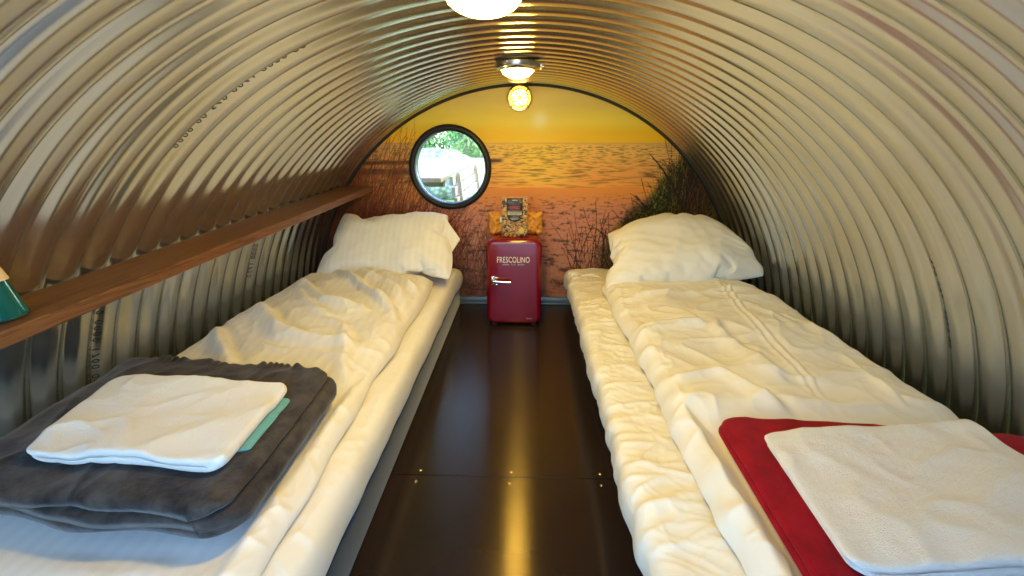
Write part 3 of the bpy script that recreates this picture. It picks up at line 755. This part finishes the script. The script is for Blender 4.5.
# ------------------------------------------------------------------ retro fridge
def fridge():
    X, YF, w, h = -.046, 2.150, .274, .438
    t = empty('retro_fridge', (X, YF, 0)); tag(t, 'small glossy dark red retro fridge standing at the end of the aisle', 'fridge')
    bm = bmesh.new(); rr_prism(bm, w - .004, h, .040, .048, .275, .004, .012, center=(0, .012 + h/2)); bm_obj('cabinet', bm, REDG, t)
    bm = bmesh.new(); rr_prism(bm, w - .016, h - .012, .036, .040, .050, .001, .001, center=(0, .012 + h/2)); bm_obj('gasket', bm, DARKG, t)
    bm = bmesh.new(); rr_prism(bm, w, h + .002, .042, .0, .042, .022, .004, seg=8, n=12, center=(0, .012 + h/2)); d = bm_obj('door', bm, REDG, t)
    # lever handle on the left
    bm = bmesh.new()
    add_box(bm, (-.112, -.008, .222), (-.088, .001, .268), .003, 2)
    add_tube(bm, [(-.108, -.012, .262), (-.098, -.016, .256), (-.094, -.02, .246)], [.0055, .006, .006], 10); add_tube(bm, [(-.100, -.012, .264), (-.075, -.014, .2645)], .0035, 8)
    add_tube(bm, [(-.108, -.012, .226), (-.098, -.016, .232), (-.094, -.02, .242)], [.0045, .005, .006], 10); add_box(bm, (-.090, -.016, .221), (-.080, -.002, .231), .002, 2)
    add_tube(bm, [(-.096, -.010, .245), (-.093, -.024, .245)], [.0075, .0075], 12)
    add_tube(bm, [(-.100, -.022, .247), (-.085, -.024, .246), (-.045, -.025, .243), (-.022, -.025, .2425), (-.016, -.024, .2425)], [.0075, .0062, .0055, .0058, .0062], 12)
    bm_obj('handle', bm, CHROME, d)
    lt = lettering('logo_lettering', 'FRESCOLINO', .041, WHITEINK, d, lambda x, y, z: Vector((x - .003, -.0008 - z, y * 1.0 + .349)), sx=.64, spacing=1.06)
    lettering('logo_lettering', 'PLUS', .013, SILVERINK, d, lambda x, y, z: Vector((x - .003, -.0008 - z, y + .3265)), sx=.8)
    for s in (-1, 1):
        for k, dz in enumerate((-.0028, 0, .0028)):
            bm = bmesh.new(); a, b = sorted((-.003 + s * .019, -.003 + s * (.055 - .004 * abs(k - 1)))); add_box(bm, (a, -.0014, .3265 + dz - .0007), (b, .0005, .3265 + dz + .0007)); bm_obj('logo_stripe', bm, SILVERINK, d, smooth=False)
    lettering('brand_lettering', 'Severin', .0125, SILVERINK, d, lambda x, y, z: Vector((x + .078, -.0008 - z, y + .045)), sx=.8)
    for x in (-.1, .1):
        for y in (.03, .25):
            bm = bmesh.new(); add_lathe(bm, [(0, 0), (.012, 0), (.013, .002), (.012, .014), (0, .014)], 18, origin=(x, y, .0003)); bm_obj('foot', bm, DARKG, t)
    return X, YF, .012 + h + .001
FX, FY, FZ = fridge()

# ------------------------------------------------------------------ snack bags on the fridge
def pouch_bm(w, h, th, seed, nx=26, nz=30, crimp=.06, ruffle=.004):
    """upright packet: flat crimped ends, bulging belly"""
    bm = bmesh.new(); G = {}
    for s in (0, 1):
        for i in range(nx + 1):
            for j in range(nz + 1):
                rim = i in (0, nx) or j in (0, nz)
                if s and rim: G[s, i, j] = G[0, i, j]; continue
                u = i / nx * 2 - 1; v = j / nz * 2 - 1
                b = max(0, 1 - u**4) ** .6 * max(0, 1 - v**8) ** .7
                y = (1 if s else -1) * th / 2 * b * (1 + .35 * float(noise(u * 2.5, v * 2.5, seed + s)))
                y += ruffle * float(noise(u * 6, v * 3, seed + 5)) * (1 + 2 * abs(v) ** 6)
                x = u * w / 2 * (1 - .07 * (1 - v * v) * b + .02 * float(noise(v * 3, u, seed + 7))); z = (v + 1) / 2 * h * (1 + ruffle * 9 * max(0, v) * float(noise(u * 2.2, .3, seed + 9)))
                G[s, i, j] = bm.verts.new((x, y, z))
    for s in (0, 1):
        for i in range(nx):
            for j in range(nz):
                f = [G[s, i, j], G[s, i+1, j], G[s, i+1, j+1], G[s, i, j+1]]
                bm.faces.new(f if s == 0 else f[::-1])
    return bm
KRAFT = mat('orange_kraft_paper', (.62, .27, .035), .5); v = coords(KRAFT); a = noise_node(KRAFT, v, 35, 4, .6); add_bump(KRAFT, a.outputs[0], .6, .006)
def snack_bags():
    z = FZ
    t = empty('nut_bag', (FX + .002, FY + .075, z)); tag(t, 'upright clear bag of mixed nuts with black label on the red fridge', 'snack bag')
    film = mat('clear_film', (.9, .9, .95), .08, alpha=.10)
    bm = pouch_bm(.118, .178, .05, 3, ruffle=.002); bm_obj('clear_film', bm, film, t, angle=0)
    # nuts: one uncountable filling
    bm = bmesh.new(); r = np.random.RandomState(9); cols = [mat('hazelnut', (.66, .32, .05), .5), mat('almond', (.80, .48, .10), .5), mat('raisin', (.02, .008, .014), .5)]
    for k in range(1100):
        for _ in range(20):
            u = r.uniform(-.96, .96); v = r.uniform(-.97, .80)
            b = max(0, 1 - u**4) ** .6 * max(0, 1 - v**8) ** .7
            y = r.uniform(-1, 1) * .024 * b
            if b > .25: break
        if v > .6 and r.rand() < .4: continue
        m = Matrix.Translation((u * .053, y, (v + 1) / 2 * .178)) @ Matrix.Rotation(r.uniform(0, 6), 4, 'X') @ Matrix.Rotation(r.uniform(0, 6), 4, 'Y') @ Matrix.Diagonal((*(r.uniform(.0035, .0062) * np.array((1, .7, 1.3))), 1))
        q = bmesh.ops.create_icosphere(bm, subdivisions=1, radius=1, matrix=m); mi = int(r.choice([0, 1, 2], p=[.4, .34, .26]))
        for f in set(f for vv in q['verts'] for f in vv.link_faces): f.material_index = mi
    o = bm_obj('nuts', bm, cols, t, angle=0); tag(o, kind='stuff')
    bm = bmesh.new()      # label: rounded bottom, follows the belly
    n = 24; top = []; rows = []
    for j in range(n + 1):
        zz = .168 - .100 * j / n; hw = .034 if j < n * .6 else .034 * math.sqrt(max(0, 1 - ((j / n - .6) / .4) ** 2.4))
        rows.append([bm.verts.new((hw * (i / 8 - 1) if True else 0, -.0285 + .010 * (abs((zz / .178) * 2 - 1)) ** 4 + .004 * (hw * (i / 8 - 1) / .034) ** 2, zz)) for i in range(17)])
    for A, B in zip(rows, rows[1:]):
        for i in range(16): bm.faces.new([A[i], A[i+1], B[i+1], B[i]])
    bmesh.ops.remove_doubles(bm, verts=list(bm.verts), dist=.00005)
    lb = bm_obj('label', bm, mat('black_label', (.012, .012, .014), .4), t, angle=0); s = lb.modifiers.new('t', 'SOLIDIFY'); s.thickness = .0008
    lettering('label_lettering', 'KING', .019, mat('red_ink', (.75, .03, .03), .5), lb, lambda x, y, q: Vector((x, -.0302 - q, y + .1285)), sx=.95)
    GOLD = mat('pale_gold_ink', (.45, .40, .26), .5)
    for a, b in (((-.031, -.0306, .098), (.031, -.0296, .110)), ((-.032, -.0303, .1135), (.032, -.0296, .1155)), ((-.020, -.0303, .0835), (.020, -.0296, .0855)), ((-.014, -.0303, .079), (.014, -.0296, .0805)), ((-.012, -.0290, .158), (.012, -.0240, .162))):
        bm = bmesh.new(); add_box(bm, a, b); bm_obj('label_band', bm, GOLD, lb, smooth=False)
    lettering('label_lettering', 'MIX NUTS', .0095, BLACKINK, lb, lambda x, y, q: Vector((x, -.0308 - q, y + .104)), sx=.9)
    bm = bmesh.new(); add_lathe(bm, [(0, -.0012), (.0125, -.001), (.0135, 0), (0, 0.0)], 28, 'Y', (.030, -.0245, .030)); bm_obj('round_sticker', bm, mat('yellow_sticker', (.62, .42, .08), .5), t); t.scale = (1.12, 1.08, 1.13)
    for x, dx, rz, lab, st, seed, w in ((-.105, .118, 12, 'orange paper snack bag with white sticker left of the nut bag', True, 14, .10), (.072, .118, -10, 'crumpled orange paper snack bag right of the nut bag', False, 19, .115)):
        e = empty('paper_bag', (FX + x + (.02 if st else .012), FY + .155, z), rad(rz)); tag(e, lab, 'snack bag')
        bm = pouch_bm(w, .112, .062, seed, ruffle=.009); bm_obj('paper_packet', bm, KRAFT, e, angle=0)
        if st:
            bm = bmesh.new(); add_box(bm, (.004, -.0375, .062), (.024, -.0365, .088)); bm_obj('sticker', bm, mat('white_sticker', (.85, .85, .82), .5), e, smooth=False)
snack_bags()

# ------------------------------------------------------------------ lamps
def ceiling_lamp(x, y, label, rd=.0665, hd=.036, rz=0):
    t = empty('ceiling_lamp', (x, y, 1.163), rz); tag(t, label, 'lamp', 'round ceiling lamps along the top of the pipe')
    bm = bmesh.new(); add_lathe(bm, [(0, .004), (.078, .004), (.081, .001), (.081, -.014), (.077, -.019), (rd + .004, -.024), (rd + .002, -.020), (0, -.019)], 64); bmesh.ops.recalc_face_normals(bm, faces=list(bm.faces)); bm_obj('base_ring', bm, NICKEL, t)
    for k in range(3):
        a = -PI/2 + k * 2 * PI / 3
        bm = bmesh.new(); add_box(bm, (-.009, .074, -.009), (.009, .098, -.003), .002, 2); add_box(bm, (-.005, .080, -.020), (.005, .087, .001), .0015, 1)
        add_lathe(bm, [(0, -.013), (.0035, -.0125), (.004, -.010), (.004, -.006)], 14, origin=(0, .090, 0))
        bmesh.ops.rotate(bm, verts=list(bm.verts), cent=(0, 0, 0), matrix=Matrix.Rotation(a, 3, 'Z')); bm_obj('lug', bm, NICKEL, t)
    bm = bmesh.new(); add_lathe(bm, [(rd * math.cos(a), -.021 - hd * math.sin(a)) for a in np.linspace(0, PI/2, 14)], 56); bm_obj('glass_dome', bm, GLOW, t)
ceiling_lamp(-.064, .885, 'glowing round ceiling lamp over the aisle, nearest and cut by the top edge')
ceiling_lamp(-.024, 1.775, 'round metal-rimmed ceiling lamp just before the mural wall', .0555, .028)
def wall_lamp():
    t = empty('wall_lamp', (-.027, 2.494, 1.108)); tag(t, 'small round brass bulkhead lamp on the mural below the pipe top', 'lamp')
    bm = bmesh.new(); add_lathe(bm, [(0, 0), (.062, 0), (.066, -.004), (.066, -.010), (.062, -.015), (.055, -.016), (.052, -.010), (0, -.008)], 56, 'Y'); bmesh.ops.recalc_face_normals(bm, faces=list(bm.faces)); bm_obj('brass_ring', bm, BRASS, t)
    bm = bmesh.new(); add_lathe(bm, [(.044 * math.cos(a), -.010 - .020 * math.sin(a)) for a in np.linspace(0, PI/2, 10)], 40, 'Y'); bm_obj('glass_dome', bm, GLOW2, t)
    bm = bmesh.new()
    for k in range(4):      # butterfly-shaped guard
        a0 = PI/2 + .3 + k * PI / 2
        pts = [((.014 + .026 * math.cos(t * PI / 2) ** .6) * math.cos(a0 + t * .5), -.034 + .008 * abs(t), (.014 + .026 * math.cos(t * PI / 2) ** .6) * math.sin(a0 + t * .5)) for t in np.linspace(-.96, .96, 15)]
        add_tube(bm, pts, .0036, 6)
        a1 = PI/4 + k * PI/2
        add_tube(bm, [(.042 * math.cos(a1), -.024, .042 * math.sin(a1)), (.052 * math.cos(a1), -.020, .052 * math.sin(a1)), (.060 * math.cos(a1), -.016, .060 * math.sin(a1))], .004, 6)
    add_tube(bm, [(.043 * math.cos(a), -.023, .043 * math.sin(a)) for a in np.linspace(0, 2 * PI, 41)], .0028, 6)
    add_lathe(bm, [(0, -.042), (.008, -.041), (.011, -.036), (0, -.034)], 20, 'Y'); bm_obj('guard', bm, BRASS, t)
    for k in range(4):
        a = PI/4 + k * PI/2; bm = bmesh.new(); add_lathe(bm, [(0, -.020), (.0035, -.019), (.004, -.014)], 12, 'Y', (.060 * math.cos(a), 0, .060 * math.sin(a))); bm_obj('screw', bm, DARKG, t)
wall_lamp()

# ------------------------------------------------------------------ stencilled marks on the steel
def stencil(parent, s, yc, th0, size, sgn, sx=1.25):
    def place(x, y, z):
        th = th0 + sgn * x / R; yy = yc + (-sgn) * y; rr = float(prof(yy)) - .0006 - z
        return Vector((rr * math.cos(th), yy, rr * math.sin(th)))
    lettering('stencilled_marking', s, size, BLACKINK, parent, place, extr=.0001, sx=sx, spacing=1.35)
stencil(wall_left, '0 0000 1700 00', 1.058, PI - rad(19), .021, 1)
stencil(wall_left, '00 0000 1700 075 00 0000', 1.052, PI - rad(58), .013, 1, 2.0)
stencil(wall_right, '00 0000 1700 075', 1.106, rad(26), .021, 1)
stencil(wall_left, '00 0000 1700', 1.756, PI - rad(23), .021, 1)
stencil(wall_right, '00 0000 1700', 1.80, rad(24), .021, 1)

# ------------------------------------------------------------------ outside
GR = mat('grass_ground', (.16, .30, .07), .95); v = coords(GR); a = noise_node(GR, v, 9, 5, .7); nodes(GR)[1].new(ramp(GR, a.outputs[0], [(.3, (.16, .34, .06)), (.7, (.45, .60, .22))]), nodes(GR)[2].inputs['Base Color'])
bm = bmesh.new(); bmesh.ops.create_grid(bm, x_segments=60, y_segments=60, size=14)
for v_ in bm.verts: v_.co.z = -.22 + .03 * float(noise(v_.co.x * .8, v_.co.y * .8, 2))
g = bm_obj('lawn', bm, GR); tag(g, 'sunlit green lawn outside the porthole around the wooden table', 'lawn'); g['kind'] = 'structure'; del g['label']; del g['category']
def picnic():
    t = empty('picnic_table', (-.97, 3.9, -.2)); tag(t, 'pale wooden picnic table seen through the round window', 'table')
    for k in range(6):
        bm = bmesh.new(); x = -.36 + k * .150; add_box(bm, (x - .069, -1.05, .855), (x + .069, 2.3, .885), .004, 1); bm_obj('table_board', bm, PINE, t)
    for y in (-.80, 1.2):
        for s in (-1, 1):
            bm = bmesh.new(); add_beam(bm, (.02 + s * .50, y, 0.02), (.02 + s * .16, y, .85), .05, .11, (0, 1, 0)); bm_obj('leg', bm, PINE, t)
        bm = bmesh.new(); add_beam(bm, (-.42, y + .05, .83), (.42, y + .05, .83), .05, .08, (0, 1, 0)); bm_obj('crossbar', bm, PINE, t)
    b = empty('garden_bench', (-.47, 3.95, -.2)); tag(b, 'pale slatted wooden bench back beside the picnic table outside', 'bench')
    for k in range(3):
        bm = bmesh.new(); z = .70 + k * .066; add_box(bm, (.012 * (2 - k), -1.05, z), (.024 + .012 * (2 - k), 2.2, z + .058), .003, 1); bm_obj('back_board', bm, PINE, b)
    for y in (-.90, .15, 1.2, 2.1):
        bm = bmesh.new(); add_beam(bm, (.095, y - .05, 0.42), (.036, y, .90), .022, .05, (0, 1, 0)); bm_obj('post', bm, PINE, b)
    for k in range(3):
        bm = bmesh.new(); add_box(bm, (.10 + k * .12, -1.0, .28), (.21 + k * .12, 2.0, .31), .004, 1); bm_obj('seat_board', bm, PINE, b)
    for y in (-.8, 1.8):
        bm = bmesh.new(); add_beam(bm, (.36, y, .02), (.36, y, .28), .06, .06, (0, 1, 0)); bm_obj('leg', bm, PINE, b)
picnic()
GRAV = mat('bounce_gravel', (.40, .42, .44), .95); v = coords(GRAV); a = noise_node(GRAV, v, 60, 4, .7); add_bump(GRAV, a.outputs[0], .6, .01)
bm = bmesh.new(); add_box(bm, (-6, -8, -.24), (6, Y0 - .03, -.16)); tag(bm_obj('path', bm, GRAV, smooth=False), kind='structure')  # unseen ground before the doorway, pale gravel added to bounce neutral daylight
STONE = mat('pale_rubble', (.45, .45, .43), .9); v = coords(STONE); vo = N(STONE, 'ShaderNodeTexVoronoi', Scale=9.0); STONE.node_tree.links.new(v, vo.inputs['Vector'])
nodes(STONE)[1].new(ramp(STONE, vo.outputs['Distance'], [(.1, (.55, .55, .53)), (.6, (.2, .2, .19))]), nodes(STONE)[2].inputs['Base Color'])
bm = bmesh.new(); bmesh.ops.create_uvsphere(bm, u_segments=64, v_segments=32, radius=1)
for v_ in bm.verts:
    c = v_.co; k = 1 + .10 * float(noise(c.x * 4 + c.z, c.y * 4 + c.z * 2, 5)); c.x = math.copysign(abs(c.x) ** .6, c.x) * 1.35 * k; c.y = c.y * .5 * k; c.z = math.copysign(abs(c.z) ** .7, c.z) * .50 * k
o = bm_obj('rubble_wall', bm, STONE, angle=0); o.location = (-2.35, 9.3, .25); tag(o, 'low pale stone wall beyond the picnic table outside', 'wall')
LEAF = [mat('leaf_a', (.10, .26, .04), .6), mat('leaf_b', (.22, .42, .08), .6), mat('leaf_c', (.35, .52, .16), .6)]
def bush(x, y, w, h, n, seed, label):
    r = np.random.RandomState(seed); bm = bmesh.new()
    for k in range(n):
        th = r.uniform(0, 2*PI); ph = math.acos(r.uniform(-.6, 1)); rr = r.uniform(.6, 1) * (1 + .25 * float(noise(th * 1.5, ph * 2, seed)))
        p = Vector((w * rr * math.sin(ph) * math.cos(th), w * .7 * rr * math.sin(ph) * math.sin(th), h * .45 + h * .5 * rr * math.cos(ph)))
        a = Vector(r.randn(3)).normalized(); b = a.orthogonal().normalized(); s = r.uniform(.05, .11)
        vs = [bm.verts.new(p - a * s), bm.verts.new(p + b * s * .45), bm.verts.new(p + a * s), bm.verts.new(p - b * s * .45)]
        f = bm.faces.new(vs); f.material_index = int(r.randint(3))
    e = empty('bush', (x, y, -.2)); tag(e, label, 'bush'); bm_obj('foliage', bm, LEAF, e, smooth=False)
    bm = bmesh.new()
    for k in range(5):
        th = r.uniform(0, 6.3); add_tube(bm, [(0, 0, 0), (.3 * w * math.cos(th), .2 * w * math.sin(th), h * .35), (.6 * w * math.cos(th), .4 * w * math.sin(th), h * .7)], [.03, .02, .008], 6)
    bm_obj('stem', bm, mat('bark', (.12, .08, .05), .9), e)
bush(-4.6, 11.8, 1.3, 2.6, 5000, 1, 'leafy green bush at the left behind the stone wall')
bush(-.6, 12.2, 1.3, 2.6, 5000, 2, 'pale green bush at the right behind the stone wall')
bush(-2.6, 14.6, 1.7, 3.4, 5000, 3, 'tall green bush rising farthest behind the stone wall')

# ------------------------------------------------------------------ light
wd = bpy.data.worlds.new('sky'); SC.world = wd; wd.use_nodes = True
nt = wd.node_tree; bg = nt.nodes['Background']
sk = nt.nodes.new('ShaderNodeTexSky'); sk.sky_type = 'NISHITA'; sk.sun_elevation = rad(52); sk.sun_rotation = rad(80); sk.sun_disc = False; sk.air_density = 1.0; sk.dust_density = 1.0
tint = nt.nodes.new('ShaderNodeMix'); tint.data_type = 'RGBA'; tint.blend_type = 'MULTIPLY'; tint.inputs[0].default_value = 1; tint.inputs[7].default_value = (.80, .97, 1.04, 1)
nt.links.new(sk.outputs[0], tint.inputs[6]); nt.links.new(tint.outputs[2], bg.inputs[0]); bg.inputs[1].default_value = 1.35
sun = bpy.data.lights.new('sun', 'SUN'); sun.energy = 2.2; sun.angle = .01; sun.color = (1, .95, .86)
so = bpy.data.objects.new('sun', sun); COL.objects.link(so); so.rotation_euler = (rad(12), rad(38), 0); so.location = (4, 4, 6)

# ------------------------------------------------------------------ camera
cam = bpy.data.cameras.new('camera'); co_ = bpy.data.objects.new('camera', cam); COL.objects.link(co_)
cam.sensor_width = 36; cam.lens = 455 / 1024 * 36; cam.clip_start = .02; cam.clip_end = 100
co_.location = (.012, 0, .905); co_.rotation_euler = (rad(90 - 18), 0, math.atan(15 / 455 * math.cos(rad(18))))
SC.camera = co_
SC.view_settings.view_transform = 'Standard'; SC.view_settings.look = 'None'; SC.view_settings.gamma = 1; SC.view_settings.use_curve_mapping = False
SC.view_settings.exposure = 0.0
SC.cycles.max_bounces = 14; SC.cycles.glossy_bounces = 8; SC.cycles.transmission_bounces = 8; SC.cycles.diffuse_bounces = 5
